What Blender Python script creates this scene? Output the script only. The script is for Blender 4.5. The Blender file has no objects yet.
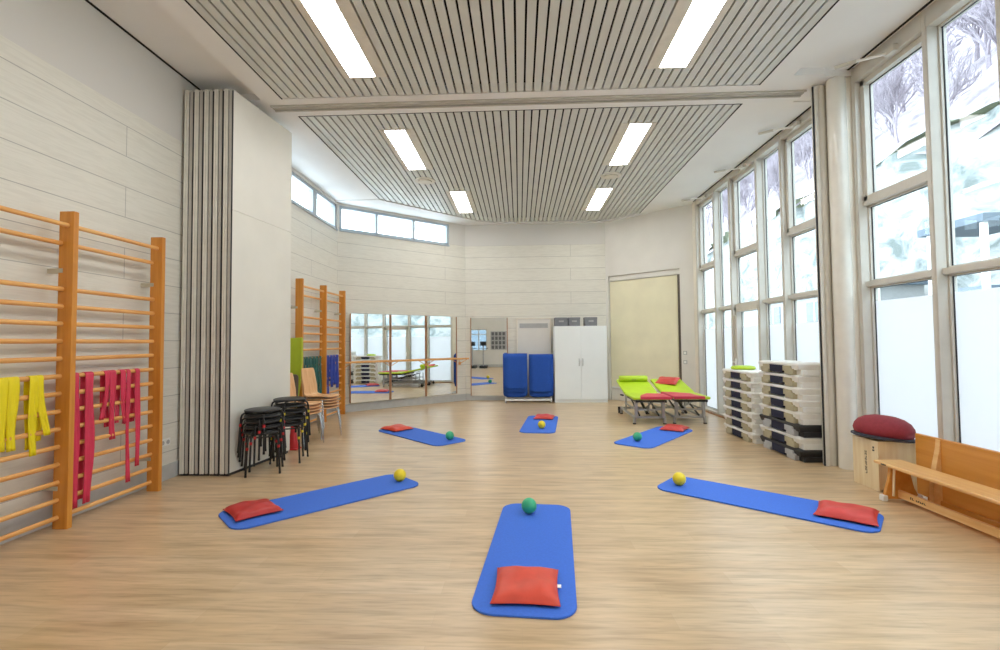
import bpy, math, random
from mathutils import Vector, Matrix
random.seed(7)
sc = bpy.context.scene
COL = sc.collection
PI = math.pi

# ------------------------------------------------------------------ camera
F_PX, YAW, PITCH, ROLL, EYE = 476.7, .0401, .0361, -.0089, 1.5
cd = bpy.data.cameras.new('camera'); cam = bpy.data.objects.new('camera', cd); COL.objects.link(cam)
cd.sensor_fit = 'HORIZONTAL'; cd.sensor_width = 36; cd.lens = F_PX / 1000 * 36
cd.clip_start = .05; cd.clip_end = 300
fw = Vector((-math.sin(YAW), math.cos(YAW), 0)); rt = Vector((math.cos(YAW), math.sin(YAW), 0)); up = Vector((0, 0, 1))
fw2 = fw * math.cos(PITCH) + up * math.sin(PITCH); up2 = up * math.cos(PITCH) - fw * math.sin(PITCH)
r3 = rt * math.cos(ROLL) + up2 * math.sin(ROLL); u3 = up2 * math.cos(ROLL) - rt * math.sin(ROLL)
m = Matrix((r3, u3, -fw2)).transposed().to_4x4(); m.translation = Vector((0, 0, EYE)); cam.matrix_world = m
sc.camera = cam

# ------------------------------------------------------------------ sky, exposure
w = bpy.data.worlds.new('overcast_sky'); sc.world = w; w.use_nodes = True
bg = w.node_tree.nodes['Background']
bg.inputs['Color'].default_value = (.755, .88, 1.0, 1); bg.inputs['Strength'].default_value = 5.2
sc.view_settings.view_transform = 'Standard'; sc.view_settings.look = 'None'
sc.view_settings.exposure = .56; sc.view_settings.gamma = 1; sc.view_settings.use_curve_mapping = False
LAMP = 13.0
try:
    sc.cycles.use_denoising = True
    sc.cycles.denoiser = 'OPENIMAGEDENOISE'
    sc.cycles.max_bounces = 12; sc.cycles.diffuse_bounces = 7; sc.cycles.transparent_max_bounces = 16
    sc.cycles.sample_clamp_indirect = 8
except Exception:
    pass

# ------------------------------------------------------------------ materials
def lin(c):
    return tuple((x / 255 / 12.92) if x / 255 <= .04045 else ((x / 255 + .055) / 1.055) ** 2.4 for x in c) + (1,)
def nodes(name):
    mt = bpy.data.materials.new(name); mt.use_nodes = True
    nt = mt.node_tree; b = nt.nodes['Principled BSDF']
    return mt, nt, b
def N(nt, t, **kw):
    n = nt.nodes.new(t)
    for k, v in kw.items():
        if k.startswith('_'): setattr(n, k[1:], v)
        else: n.inputs[k.replace('_', ' ')].default_value = v
    return n
def mapping(nt, scale, coord='Object'):
    tc = N(nt, 'ShaderNodeTexCoord'); mp = N(nt, 'ShaderNodeMapping'); mp.inputs['Scale'].default_value = scale
    nt.links.new(tc.outputs[coord], mp.inputs['Vector']); return mp.outputs['Vector']
def ramp(nt, src, stops):
    r = N(nt, 'ShaderNodeValToRGB'); e = r.color_ramp.elements
    e[0].position, e[0].color = stops[0]; e[1].position, e[1].color = stops[-1]
    for p, c in stops[1:-1]:
        x = e.new(p); x.color = c
    nt.links.new(src, r.inputs['Fac']); return r.outputs['Color']
def mix(nt, a, b, fac, mode='MIX'):
    x = N(nt, 'ShaderNodeMix', _data_type='RGBA', _blend_type=mode)
    for s, v in ((x.inputs[6], a), (x.inputs[7], b), (x.inputs[0], fac)):
        if hasattr(v, 'is_output'): nt.links.new(v, s)
        else: s.default_value = v
    return x.outputs[2]
def bump(nt, b, src, strength, dist=.01):
    bp = N(nt, 'ShaderNodeBump', Strength=strength, Distance=dist)
    nt.links.new(src, bp.inputs['Height']); nt.links.new(bp.outputs['Normal'], b.inputs['Normal'])
def flat(name, c, rough=.6, metal=0, var=.04, scale=8, bmp=0, spec=.5):
    mt, nt, b = nodes(name); c = lin(c)
    ns = N(nt, 'ShaderNodeTexNoise', Scale=scale, Detail=3); nt.links.new(mapping(nt, (1, 1, 1)), ns.inputs['Vector'])
    d = tuple(x * (1 - var * 2) for x in c[:3]) + (1,); l = tuple(min(1, x * (1 + var)) for x in c[:3]) + (1,)
    nt.links.new(ramp(nt, ns.outputs['Fac'], [(.3, d), (.7, l)]), b.inputs['Base Color'])
    b.inputs['Roughness'].default_value = rough; b.inputs['Metallic'].default_value = metal
    b.inputs['Specular IOR Level'].default_value = spec
    if bmp: bump(nt, b, ns.outputs['Fac'], bmp, .004)
    return mt
def wood(name, c1, c2, axis=2, rough=.4, stretch=.08, scale=22):
    mt, nt, b = nodes(name)
    s = [1, 1, 1]; s[axis] = stretch
    ns = N(nt, 'ShaderNodeTexNoise', Scale=scale, Detail=5, Distortion=.4); nt.links.new(mapping(nt, s), ns.inputs['Vector'])
    nt.links.new(ramp(nt, ns.outputs['Fac'], [(.3, lin(c1)), (.68, lin(c2))]), b.inputs['Base Color'])
    b.inputs['Roughness'].default_value = rough; b.inputs['Coat Weight'].default_value = .15
    bump(nt, b, ns.outputs['Fac'], .08, .002)
    return mt
def floor_mat():
    mt, nt, b = nodes('oak_plank_floor')
    v = mapping(nt, (1, 1, 1))
    br = N(nt, 'ShaderNodeTexBrick', Scale=1, Mortar_Size=.0014, Mortar_Smooth=.2, Bias=0, Brick_Width=1.3, Row_Height=.16)
    br.offset = .37; br.inputs['Color1'].default_value = (0, 0, 0, 1); br.inputs['Color2'].default_value = (1, 1, 1, 1); br.inputs['Mortar'].default_value = (.35, .35, .35, 1)
    nt.links.new(v, br.inputs['Vector'])
    cold = ramp(nt, br.outputs['Color'], [(0, lin((198, 169, 131))), (.5, lin((202, 175, 138))), (1, lin((207, 181, 146)))])
    n1 = N(nt, 'ShaderNodeTexNoise', Scale=2.2, Detail=3, Roughness=.5, Distortion=.3); nt.links.new(mapping(nt, (.75, 6.5, 1)), n1.inputs['Vector'])
    g = ramp(nt, n1.outputs['Fac'], [(.30, (.74, .70, .64, 1)), (.47, (.95, .94, .92, 1)), (.68, (1.12, 1.12, 1.12, 1))])
    n2 = N(nt, 'ShaderNodeTexNoise', Scale=9, Detail=4, Distortion=.5); nt.links.new(mapping(nt, (.5, 6, 1)), n2.inputs['Vector'])
    g2 = ramp(nt, n2.outputs['Fac'], [(.32, (.80, .78, .75, 1)), (.5, (.99, .99, .98, 1)), (.7, (1.04, 1.04, 1.04, 1))])
    c = mix(nt, mix(nt, cold, g, .9, 'MULTIPLY'), g2, .75, 'MULTIPLY')
    mf = N(nt, 'ShaderNodeMath', _operation='MULTIPLY'); mf.inputs[1].default_value = .22; nt.links.new(br.outputs['Fac'], mf.inputs[0])
    c = mix(nt, c, lin((160, 132, 104)), mf.outputs[0])
    nt.links.new(c, b.inputs['Base Color'])
    b.inputs['Roughness'].default_value = .3; b.inputs['Specular IOR Level'].default_value = .7
    bump(nt, b, br.outputs['Fac'], -.1, .002)
    return mt
def wall_mat(name='whitewashed_boards', tint=(228, 225, 214), plain=(216, 213, 207), top=3.89):
    mt, nt, b = nodes(name)
    tc = N(nt, 'ShaderNodeTexCoord'); sp = N(nt, 'ShaderNodeSeparateXYZ'); cb = N(nt, 'ShaderNodeCombineXYZ')
    nt.links.new(tc.outputs['Object'], sp.inputs[0]); nt.links.new(sp.outputs['X'], cb.inputs['X']); nt.links.new(sp.outputs['Z'], cb.inputs['Y'])
    br = N(nt, 'ShaderNodeTexBrick', Scale=1, Mortar_Size=.0045, Mortar_Smooth=.3, Bias=0, Brick_Width=4.3, Row_Height=.31)
    br.offset = .36; nt.links.new(cb.outputs[0], br.inputs['Vector'])
    t = lin(tint); br.inputs['Color1'].default_value = t; br.inputs['Color2'].default_value = tuple(x * .97 for x in t[:3]) + (1,); br.inputs['Mortar'].default_value = lin((178, 175, 168))
    mp = N(nt, 'ShaderNodeMapping'); mp.inputs['Scale'].default_value = (.9, 9, 1); nt.links.new(cb.outputs[0], mp.inputs['Vector'])
    ns = N(nt, 'ShaderNodeTexNoise', Scale=3.5, Detail=5, Distortion=1.2); nt.links.new(mp.outputs[0], ns.inputs['Vector'])
    g = ramp(nt, ns.outputs['Fac'], [(.32, (.90, .895, .885, 1)), (.6, (1, 1, 1, 1))])
    c = mix(nt, br.outputs['Color'], g, .8, 'MULTIPLY')
    gt = N(nt, 'ShaderNodeMath', _operation='GREATER_THAN'); gt.inputs[1].default_value = top; nt.links.new(sp.outputs['Z'], gt.inputs[0])
    nt.links.new(mix(nt, c, lin(plain), gt.outputs[0]), b.inputs['Base Color'])
    b.inputs['Roughness'].default_value = .55
    bump(nt, b, ns.outputs['Fac'], .12, .004)
    return mt
def emit(name, c, s):
    mt, nt, b = nodes(name); b.inputs['Base Color'].default_value = (1, 1, 1, 1)
    b.inputs['Emission Color'].default_value = c; b.inputs['Emission Strength'].default_value = s; return mt
def glass_mat():
    mt, nt, b = nodes('window_glass'); nt.nodes.remove(b); o = nt.nodes['Material Output']
    tr = N(nt, 'ShaderNodeBsdfTransparent'); tr.inputs[0].default_value = (.95, .98, .98, 1)
    gl = N(nt, 'ShaderNodeBsdfGlossy', Roughness=.01); lw = N(nt, 'ShaderNodeLayerWeight', Blend=.5)
    pw_ = N(nt, 'ShaderNodeMath', _operation='POWER'); pw_.inputs[1].default_value = 5; nt.links.new(lw.outputs['Facing'], pw_.inputs[0])
    fr = N(nt, 'ShaderNodeMath', _operation='MULTIPLY_ADD'); fr.inputs[1].default_value = .5; fr.inputs[2].default_value = .02; nt.links.new(pw_.outputs[0], fr.inputs[0])
    mx = N(nt, 'ShaderNodeMixShader'); nt.links.new(fr.outputs[0], mx.inputs[0]); nt.links.new(tr.outputs[0], mx.inputs[1]); nt.links.new(gl.outputs[0], mx.inputs[2])
    nt.links.new(mx.outputs[0], o.inputs[0]); return mt
def film_mat():
    mt, nt, b = nodes('frosted_film'); nt.nodes.remove(b); o = nt.nodes['Material Output']
    a = N(nt, 'ShaderNodeBsdfTranslucent'); a.inputs[0].default_value = (.93, .90, .90, 1)
    d = N(nt, 'ShaderNodeBsdfDiffuse'); d.inputs[0].default_value = (.8, .87, .92, 1)
    mx = N(nt, 'ShaderNodeMixShader'); mx.inputs[0].default_value = .25
    nt.links.new(a.outputs[0], mx.inputs[1]); nt.links.new(d.outputs[0], mx.inputs[2]); nt.links.new(mx.outputs[0], o.inputs[0]); return mt
def mirror_mat():
    mt, nt, b = nodes('mirror_silver'); b.inputs['Base Color'].default_value = (.88, .9, .89, 1); b.inputs['Metallic'].default_value = 1; b.inputs['Roughness'].default_value = .015; return mt
def rock_mat():
    mt, nt, b = nodes('pale_rock_face')
    n1 = N(nt, 'ShaderNodeTexNoise', Scale=.9, Detail=8, Roughness=.65, Distortion=.8); nt.links.new(mapping(nt, (1, 1, 1.6)), n1.inputs['Vector'])
    nt.links.new(ramp(nt, n1.outputs['Fac'], [(.36, lin((98, 104, 100))), (.46, lin((136, 140, 138))), (.55, lin((166, 165, 160)))]), b.inputs['Base Color'])
    b.inputs['Roughness'].default_value = .9; return mt

M = dict(
    floor=floor_mat(), wall=wall_mat(), wall2=wall_mat('whitewashed_boards_far', top=4.03), wallp=flat('smooth_white_plaster', (226, 223, 216), .7, var=.02, scale=2),
    ceil=flat('white_ceiling_paint', (238, 237, 235), .75, var=.015, scale=1.5), slat=flat('grey_white_metal_slat', (214, 215, 210), .45, var=.02, scale=3),
    black_gap=flat('dark_gap', (22, 22, 22), .9), base=flat('grey_baseboard', (188, 189, 187), .6), frame=flat('light_grey_window_frame', (206, 202, 192), .4, var=.02),
    casing=flat('cream_casing', (236, 230, 217), .55, var=.02), column=flat('cream_column_paint', (232, 229, 220), .18, var=.02), seal=flat('dark_rubber_seal', (40, 42, 46), .6),
    glass=glass_mat(), film=film_mat(), mirror=mirror_mat(), lamp=emit('lamp_diffuser', (1, .985, .955, 1), LAMP), lampframe=flat('lamp_frame_white', (225, 220, 208), .5),
    alu=flat('brushed_aluminium', (190, 190, 188), .32, .75, var=.05, scale=20), alud=flat('grey_aluminium_edge', (152, 150, 146), .4, .6, var=.05), rail=flat('pale_grey_rail', (200, 196, 186), .4), raild=flat('mid_grey_channel', (150, 147, 140), .5), prof=flat('pale_grey_profile', (226, 223, 214), .38), profd=flat('mid_grey_profile', (184, 180, 172), .4), panel=flat('cream_partition_panel', (226, 223, 213), .5, var=.02, scale=2),
    bar=wood('honey_pine_post', (200, 126, 40), (218, 148, 58), 2, .4), rung=wood('honey_pine_rung', (218, 152, 78), (238, 182, 110), 1, .35), rungd=flat('pale_steel_bracket', (196, 190, 170), .4, .2),
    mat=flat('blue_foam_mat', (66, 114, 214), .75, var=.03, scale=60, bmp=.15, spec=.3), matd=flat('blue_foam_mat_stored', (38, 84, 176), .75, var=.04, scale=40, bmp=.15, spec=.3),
    red=flat('red_vinyl', (206, 62, 56), .45, var=.06, scale=10, bmp=.1), reda=flat('orange_red_vinyl', (216, 72, 48), .45, var=.06, scale=10, bmp=.1), redb=flat('dark_red_vinyl', (188, 44, 42), .4, var=.06, scale=10, bmp=.1), tag=flat('white_tag', (240, 240, 240), .6),
    ballg=flat('green_ball_rubber', (54, 176, 126), .35, var=.05, scale=14), bally=flat('yellow_ball_rubber', (242, 216, 40), .35, var=.05, scale=14),
    yellow=flat('yellow_latex', (240, 220, 14), .5, var=.03), pink=flat('red_latex', (214, 52, 84), .5, var=.05), green=flat('green_latex', (34, 92, 84), .5, var=.08), blue=flat('blue_latex', (36, 62, 164), .5, var=.08), blackl=flat('black_latex', (22, 24, 34), .5),
    blk=flat('black_powder_coat', (26, 26, 27), .4), blks=flat('black_seat_vinyl', (42, 42, 43), .5), redc=flat('red_plastic', (196, 40, 44), .4), yelc=flat('yellow_plastic', (222, 202, 50), .4),
    ply=wood('beech_shell', (214, 160, 108), (232, 186, 136), 2, .4), chrome=flat('chrome', (200, 200, 200), .15, 1, var=.02), bwood=wood('amber_bench_board', (206, 138, 54), (222, 158, 74), 1, .35, .06, 14), bseat=wood('light_amber_bench_seat', (226, 172, 104), (242, 200, 138), 1, .3, .06, 14),
    birch=wood('birch_plywood', (226, 202, 156), (238, 220, 182), 2, .5), maroon=flat('maroon_cushion_fabric', (148, 44, 56), .7, var=.06, scale=40, bmp=.1), cdark=flat('charcoal_rim', (62, 64, 76), .6),
    stepw=flat('white_step_plastic', (238, 238, 233), .45, var=.02), stepb=flat('black_step_plastic', (38, 38, 41), .45), steptan=flat('tan_step_foot', (176, 168, 140), .55), stepg=flat('grey_step_foot', (176, 178, 180), .55), hole=flat('navy_recess_shade', (30, 34, 58), .8),
    lime=flat('lime_upholstery', (184, 214, 34), .45, var=.03, scale=6), limed=flat('olive_green_mat', (178, 196, 44), .6, var=.04), towel=flat('raspberry_upholstery', (206, 62, 84), .5, var=.04), tframe=flat('grey_steel_frame', (176, 176, 178), .35, .5), tdark=flat('dark_steel', (66, 66, 70), .4, .4), cast=flat('caster_rubber', (48, 48, 50), .6),
    cab=flat('white_laminate', (238, 243, 244), .4, var=.01, scale=2), grey=flat('grey_box_fabric', (128, 130, 136), .7), greyl=flat('light_grey_strip', (176, 177, 176), .6), white=flat('white_paint', (236, 236, 232), .5, var=.02), beige=flat('beige_blind_fabric', (238, 232, 202), .8, var=.03, scale=2), brownd=flat('dark_bronze_track', (92, 84, 74), .5), copper=wood('mirror_wood_edge', (150, 104, 70), (186, 140, 100), 2, .5),
    brown=flat('taupe_mat', (104, 92, 78), .7), rock=rock_mat(), leaf=flat('hazed_leaf_litter', (166, 155, 160), .95, var=.22, scale=2.2), moss=flat('moss', (112, 118, 92), .95, var=.2, scale=5), bark=flat('hazed_grey_brown_bark', (148, 138, 144), .9, var=.1), snow=flat('pale_gravel', (150, 152, 152), .9, var=.05, scale=1), render=flat('white_render', (150, 150, 148), .8), wing=flat('dark_outbuilding_glass', (96, 108, 120), .2), rooft=flat('grey_roof_sheet', (84, 96, 106), .6), mach=flat('machine_black', (34, 36, 40), .5), paper=flat('photo_card', (96, 96, 98), .6),  # bark and leaf colours are paled to carry the haze outside
)

# ------------------------------------------------------------------ mesh builder
class MB:
    def __init__(s): s.v = []; s.f = []; s.mi = []; s.cur = 0
    def add(s, vs, fs, mtx=None):
        n = len(s.v)
        for p in vs:
            p = Vector(p); s.v.append(tuple(mtx @ p if mtx else p))
        for f in fs: s.f.append([i + n for i in f]); s.mi.append(s.cur)
        return s
    def box(s, a, b, mtx=None):
        x0, y0, z0 = [min(a[i], b[i]) for i in range(3)]; x1, y1, z1 = [max(a[i], b[i]) for i in range(3)]
        vs = [(x0, y0, z0), (x1, y0, z0), (x1, y1, z0), (x0, y1, z0), (x0, y0, z1), (x1, y0, z1), (x1, y1, z1), (x0, y1, z1)]
        return s.add(vs, [(3, 2, 1, 0), (4, 5, 6, 7), (0, 1, 5, 4), (1, 2, 6, 5), (2, 3, 7, 6), (3, 0, 4, 7)], mtx)
    def tube(s, pts, r, n=10, mtx=None, closed=False, sq=None):
        pts = [Vector(p) for p in pts]; L = len(pts); rs = r if isinstance(r, (list, tuple)) else [r] * L
        vs = []; fs = []; ref = None
        for i, p in enumerate(pts):
            if closed: t = pts[(i + 1) % L] - pts[i - 1]
            else: t = pts[min(i + 1, L - 1)] - pts[max(i - 1, 0)]
            t.normalize()
            if ref is None: ref = Vector((0, 0, 1)) if abs(t.z) < .9 else Vector((1, 0, 0))
            a = t.cross(ref); 
            if a.length < 1e-5: a = t.cross(Vector((0, 1, 0)))
            a.normalize(); bb = a.cross(t).normalized(); ref = bb
            for k in range(n):
                q = 2 * PI * k / n + (PI / 4 if n == 4 else 0)
                ca, sa = math.cos(q) * rs[i], math.sin(q) * rs[i]
                if sq: ca *= sq[0]; sa *= sq[1]
                vs.append(p + a * ca + bb * sa)
        for i in range(L if closed else L - 1):
            j = (i + 1) % L
            for k in range(n): fs.append((i * n + k, i * n + (k + 1) % n, j * n + (k + 1) % n, j * n + k))
        if not closed: fs += [tuple(reversed(range(n))), tuple(range((L - 1) * n, L * n))]
        return s.add(vs, fs, mtx)
    def lathe(s, prof, n=32, mtx=None):
        vs = []; fs = []
        for r, z in prof:
            for k in range(n): q = 2 * PI * k / n; vs.append((r * math.cos(q), r * math.sin(q), z))
        for i in range(len(prof) - 1):
            for k in range(n): fs.append((i * n + k, i * n + (k + 1) % n, (i + 1) * n + (k + 1) % n, (i + 1) * n + k))
        fs += [tuple(reversed(range(n))), tuple(range((len(prof) - 1) * n, len(prof) * n))]
        return s.add(vs, fs, mtx)
    def prism(s, poly, h0, h1, mtx=None, axis='z'):
        n = len(poly)
        def P(a, b, h): return {'z': (a, b, h), 'x': (h, a, b), 'y': (a, h, b)}[axis]
        vs = [P(a, b, h0) for a, b in poly] + [P(a, b, h1) for a, b in poly]
        fs = [tuple(reversed(range(n))), tuple(range(n, 2 * n))] + [(i, (i + 1) % n, (i + 1) % n + n, i + n) for i in range(n)]
        return s.add(vs, fs, mtx)
    def sheet(s, rows, th=0):
        """rows: list of equal rows of points"""
        R, Cn = len(rows), len(rows[0]); vs = [p for r in rows for p in r]
        fs = [(i * Cn + j, i * Cn + j + 1, (i + 1) * Cn + j + 1, (i + 1) * Cn + j) for i in range(R - 1) for j in range(Cn - 1)]
        return s.add(vs, fs)
    def build(s, name, mats, parent=None, loc=(0, 0, 0), rot=(0, 0, 0), smooth=None, bevel=0, seg=2, solid=0, sub=0):
        me = bpy.data.meshes.new(name); me.from_pydata(s.v, [], s.f)
        for mt in (mats if isinstance(mats, (list, tuple)) else [mats]): me.materials.append(mt)
        for p, k in zip(me.polygons, s.mi): p.material_index = k
        me.update()
        import bmesh
        bm = bmesh.new(); bm.from_mesh(me); bmesh.ops.recalc_face_normals(bm, faces=bm.faces); bm.to_mesh(me); bm.free()
        if smooth or sub:
            for p in me.polygons: p.use_smooth = True
            if smooth: me.set_sharp_from_angle(angle=math.radians(smooth))
        o = bpy.data.objects.new(name, me); COL.objects.link(o); o.location = loc; o.rotation_euler = rot
        if parent: o.parent = parent
        if solid: md = o.modifiers.new('thick', 'SOLIDIFY'); md.thickness = solid; md.offset = 0
        if bevel:
            md = o.modifiers.new('bevel', 'BEVEL'); md.width = bevel; md.segments = seg; md.limit_method = 'ANGLE'; md.angle_limit = math.radians(35)
            md.harden_normals = False
        if sub: md = o.modifiers.new('sub', 'SUBSURF'); md.levels = sub; md.render_levels = sub
        return o
def tag(o, label, cat, group=None, kind=None):
    if label: o['label'] = label
    if cat: o['category'] = cat
    if group: o['group'] = group
    if kind: o['kind'] = kind
    return o
def empty(name, loc, rz=0, label=None, cat=None, group=None, kind=None):
    o = bpy.data.objects.new(name, None); COL.objects.link(o); o.location = loc; o.rotation_euler = (0, 0, rz); o.empty_display_size = .1
    return tag(o, label, cat, group, kind)
def S(o): o['kind'] = 'structure'; return o
def dup(o, loc=None, rz=None, label=None, parent=None):
    c = o.copy(); COL.objects.link(c)
    if parent: c.parent = parent
    for ch in [x for x in bpy.data.objects if x.parent == o]: dup(ch, parent=c)
    if loc is not None: c.location = loc
    if rz is not None: c.rotation_euler = (0, 0, rz)
    if label: c['label'] = label
    return c
def circ(r, n, cx=0, cy=0, a0=0, a1=2 * PI): return [(cx + r * math.cos(a0 + (a1 - a0) * i / n), cy + r * math.sin(a0 + (a1 - a0) * i / n)) for i in range(n)]
def rrect(w, h, r, n=6, cx=0, cy=0):
    p = []
    for sx, sy, a in ((1, 1, 0), (-1, 1, PI / 2), (-1, -1, PI), (1, -1, 3 * PI / 2)):
        for i in range(n + 1):
            q = a + PI / 2 * i / n; p.append((cx + sx * (w / 2 - r) + r * math.cos(q), cy + sy * (h / 2 - r) + r * math.sin(q)))
    return p

# ------------------------------------------------------------------ room shell
CH = 4.6; XL, XR = -3.95, 3.95; YB = -4.0
def wall(name, A, B, z0, z1, th, holes=(), mt=None, out=1):
    """wall face on line A->B, thickness away from the room (out=+1: to the left of A->B)"""
    A = Vector((*A, 0)); B = Vector((*B, 0)); L = (B - A).length; a = math.atan2(B.y - A.y, B.x - A.x)
    mb = MB(); xs = sorted({0, L} | {h[0] for h in holes} | {h[1] for h in holes}); zs = sorted({z0, z1} | {h[2] for h in holes} | {h[3] for h in holes})
    for i in range(len(xs) - 1):
        for k in range(len(zs) - 1):
            cx, cz = (xs[i] + xs[i + 1]) / 2, (zs[k] + zs[k + 1]) / 2
            if any(h[0] < cx < h[1] and h[2] < cz < h[3] for h in holes): continue
            mb.box((xs[i], 0, zs[k]), (xs[i + 1], th * out, zs[k + 1]))
    return S(mb.build(name, mt or M['wall'], loc=A, rot=(0, 0, a)))
def baseboard(name, A, B, out=1, h=.17, x0=0, x1=None):
    A = Vector((*A, 0)); B = Vector((*B, 0)); L = (B - A).length; a = math.atan2(B.y - A.y, B.x - A.x)
    mb = MB(); mb.box((x0, 0, 0), (x1 or L, -.012 * out, h)); return S(mb.build(name, M['base'], loc=A, rot=(0, 0, a), bevel=.003))

LA = (XL, YB); LB = (XL, 10.2); AB = (-1.4, 12.4); BC = (2.25, 12.4); CD = (3.95, 10.9)
S(MB().box((-4.3, -4.3, -.12), (4.3, 12.9, 0)).build('floor', M['floor']))
wall('wall_left', LA, LB, 0, 4.75, .25, [(6.7 - YB, 10.17 - YB, 3.99, 4.54)], out=1)
wall('wall_angled', LB, AB, 0, 4.75, .25, [(.04, 2.88, 3.99, 4.54)], M['wall2'], out=1)
wall('wall_far', AB, BC, 0, 4.75, .25, mt=M['wall2'], out=1)
wall('wall_chamfer', BC, CD, 0, 4.75, .1, [(.07, 1.95, 0, 3.17)], M['wallp'], out=1)
wall('wall_right', (3.95, 10.95), (3.95, 10.73), 0, 4.75, .25, mt=M['casing'], out=1)
wall('wall_right_middle', (3.95, 6.38), (3.95, 5.70), 0, 4.75, .25, mt=M['casing'], out=1)
wall('wall_back', (4.3, YB), (-4.3, YB), 0, 4.75, .25, [(6.25, 7.25, 1.0, 2.3)], M['wallp'], out=1)
baseboard('baseboard_left', LA, LB); baseboard('baseboard_angled', LB, AB); baseboard('baseboard_far', AB, BC); baseboard('baseboard_back', (4.2, YB), (-4.2, YB))
# recess behind the chamfer opening
ang = math.atan2(CD[1] - BC[1], CD[0] - BC[0])
mb = MB(); mb.box((-.05, .1, 0), (2.05, .14, 3.25)); S(mb.build('wall_recess', M['wallp'], loc=(*BC, 0), rot=(0, 0, ang)))
t = empty('roller_blind', (*BC, 0), ang, 'large flat beige blind filling the recess behind the lime treatment couches', 'blind')
MB().box((.085, .07, .34), (1.86, .08, 3.03)).build('fabric', M['beige'], t)
MB().box((.085, .065, .31), (1.86, .085, .34)).build('bottom_rail', M['white'], t, bevel=.004)
MB().box((1.875, .05, .02), (1.935, .095, 3.05)).build('side_track', M['brownd'], t)
MB().box((.08, .04, 3.04), (1.94, .1, 3.165)).build('head_box', M['wallp'], t, bevel=.01)
t = empty('radiator_cover', (*BC, 0), ang, 'low white panel on the floor below the beige blind', 'panel')
MB().box((.085, .06, 0), (1.86, .095, .28)).build('panel', M['wallp'], t, bevel=.006)

# ceiling: margins, soffits, backing
FR = 5.82   # near slat field ends here; rail strip follows
ce = MB()
zz = 4.6
SL0, SL1 = -2.98, 2.96
ce.box((-3.25, YB, zz), (SL0, FR, 4.7)); ce.box((SL1, YB, zz), (3.25, FR, 4.7))      # strips beside the near slats
ce.box((-3.97, YB, 4.68), (-3.25, 5.84, 4.78)); ce.box((3.25, YB, 4.68), (4.2, 5.72, 4.78))  # raised soffits
ce.box((-3.97, FR, zz), (3.6, 6.27, 4.75)); ce.box((3.25, 5.62, zz), (3.62, FR, 4.75)); ce.box((3.6, 5.68, zz + .01), (4.2, 6.4, 4.75))
ce.box((-3.97, 6.27, zz), (SL0, 10.05, 4.75)); ce.box((SL1, 6.27, zz), (4.2, 11.6, 4.75))
ce.prism([(-3.97, 10.05), (-2.98, 10.05), (-1.0, 12.05), (-.5, 12.25), (2.3, 12.25), (2.96, 11.6), (4.2, 11.6), (4.2, 12.9), (-3.97, 12.9)], zz - .015, 4.75)
S(ce.build('ceiling', M['ceil']))
S(MB().box((-4.3, -4.3, 4.78), (4.3, 12.9, 4.9)).build('roof_slab', M['ceil']))
S(MB().box((SL0, YB, 4.72), (SL1, 12.3, 4.74)).build('ceiling_backing', M['black_gap']))
S(MB().box((3.90, YB, 4.672), (3.925, 5.7, 4.68)).build('ceiling_shadow_strip', M['black_gap']))  # solid black strips painted as the shadow line along the ceiling edges
S(MB().box((3.90, 6.38, 4.592), (3.925, 10.7, 4.6)).build('ceiling_shadow_strip', M['black_gap']))
S(MB().box((-3.95, YB, 4.668), (-3.932, 5.84, 4.68)).build('ceiling_shadow_strip', M['black_gap']))
# dark reveals around the slat fields
rv = MB(); rv.box((SL0 - .004, 6.27, 4.6), (SL1 + .004, 6.285, 4.72)); rv.box((SL0 - .002, 6.27, 4.6), (SL0 + .012, 10.03, 4.72)); rv.box((SL1 - .012, 6.27, 4.6), (SL1 + .002, 11.6, 4.72)); rv.box((SL0 - .002, YB, 4.6), (SL0 + .012, FR, 4.72)); rv.box((SL1 - .012, YB, 4.6), (SL1 + .002, FR, 4.72))
S(rv.build('ceiling_reveal', M['black_gap']))
lamps = []   # (x0, x1, y0, y1)
for xc in (-1.79, 1.77):
    for y0, y1 in ((9.66, 11.24), (6.78, 8.36), (3.8, 5.38), (.92, 2.5), (-1.96, -.38)): lamps.append((xc - .15, xc + .15, y0, y1))  # rows above and behind the camera are unseen, added for their light
lamps = [((a, b, c, d) if not (c > 9 and a < 0) else (-1.39, -1.09, c, d)) for a, b, c, d in lamps]
def slats(name, y0, yfun, lab):
    mb = MB(); n = 56; p = (SL1 - SL0) / n
    for i in range(n):
        xa = SL0 + p * i + .011; xb = xa + p - .022; xc = (xa + xb) / 2
        segs = [(y0 + .02, yfun(xc))]
        for a, b, c, d in lamps:
            if xb > a - .05 and xa < b + .05:
                ns = []
                for s0, s1 in segs:
                    if d < s0 or c > s1: ns.append((s0, s1)); continue
                    if s0 < c - .02: ns.append((s0, c - .02))
                    if s1 > d + .02: ns.append((d + .02, s1))
                segs = ns
        for s0, s1 in segs: mb.box((xa, s0, 4.606), (xb, s1, 4.63))
    return S(mb.build(name, M['slat']))
slats('ceiling_slats_near', YB, lambda x: FR - .01, '')
def yf(x):
    if x < -1.0: return 10.03 + (x + 2.98) / 1.98 * 2.0
    if x < -.5: return 12.03 + (x + 1) / .5 * .2
    if x > 2.3: return 12.23 - (x - 2.3) / .66 * .65
    return 12.23
slats('ceiling_slats_far', 6.285, yf, '')
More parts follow.
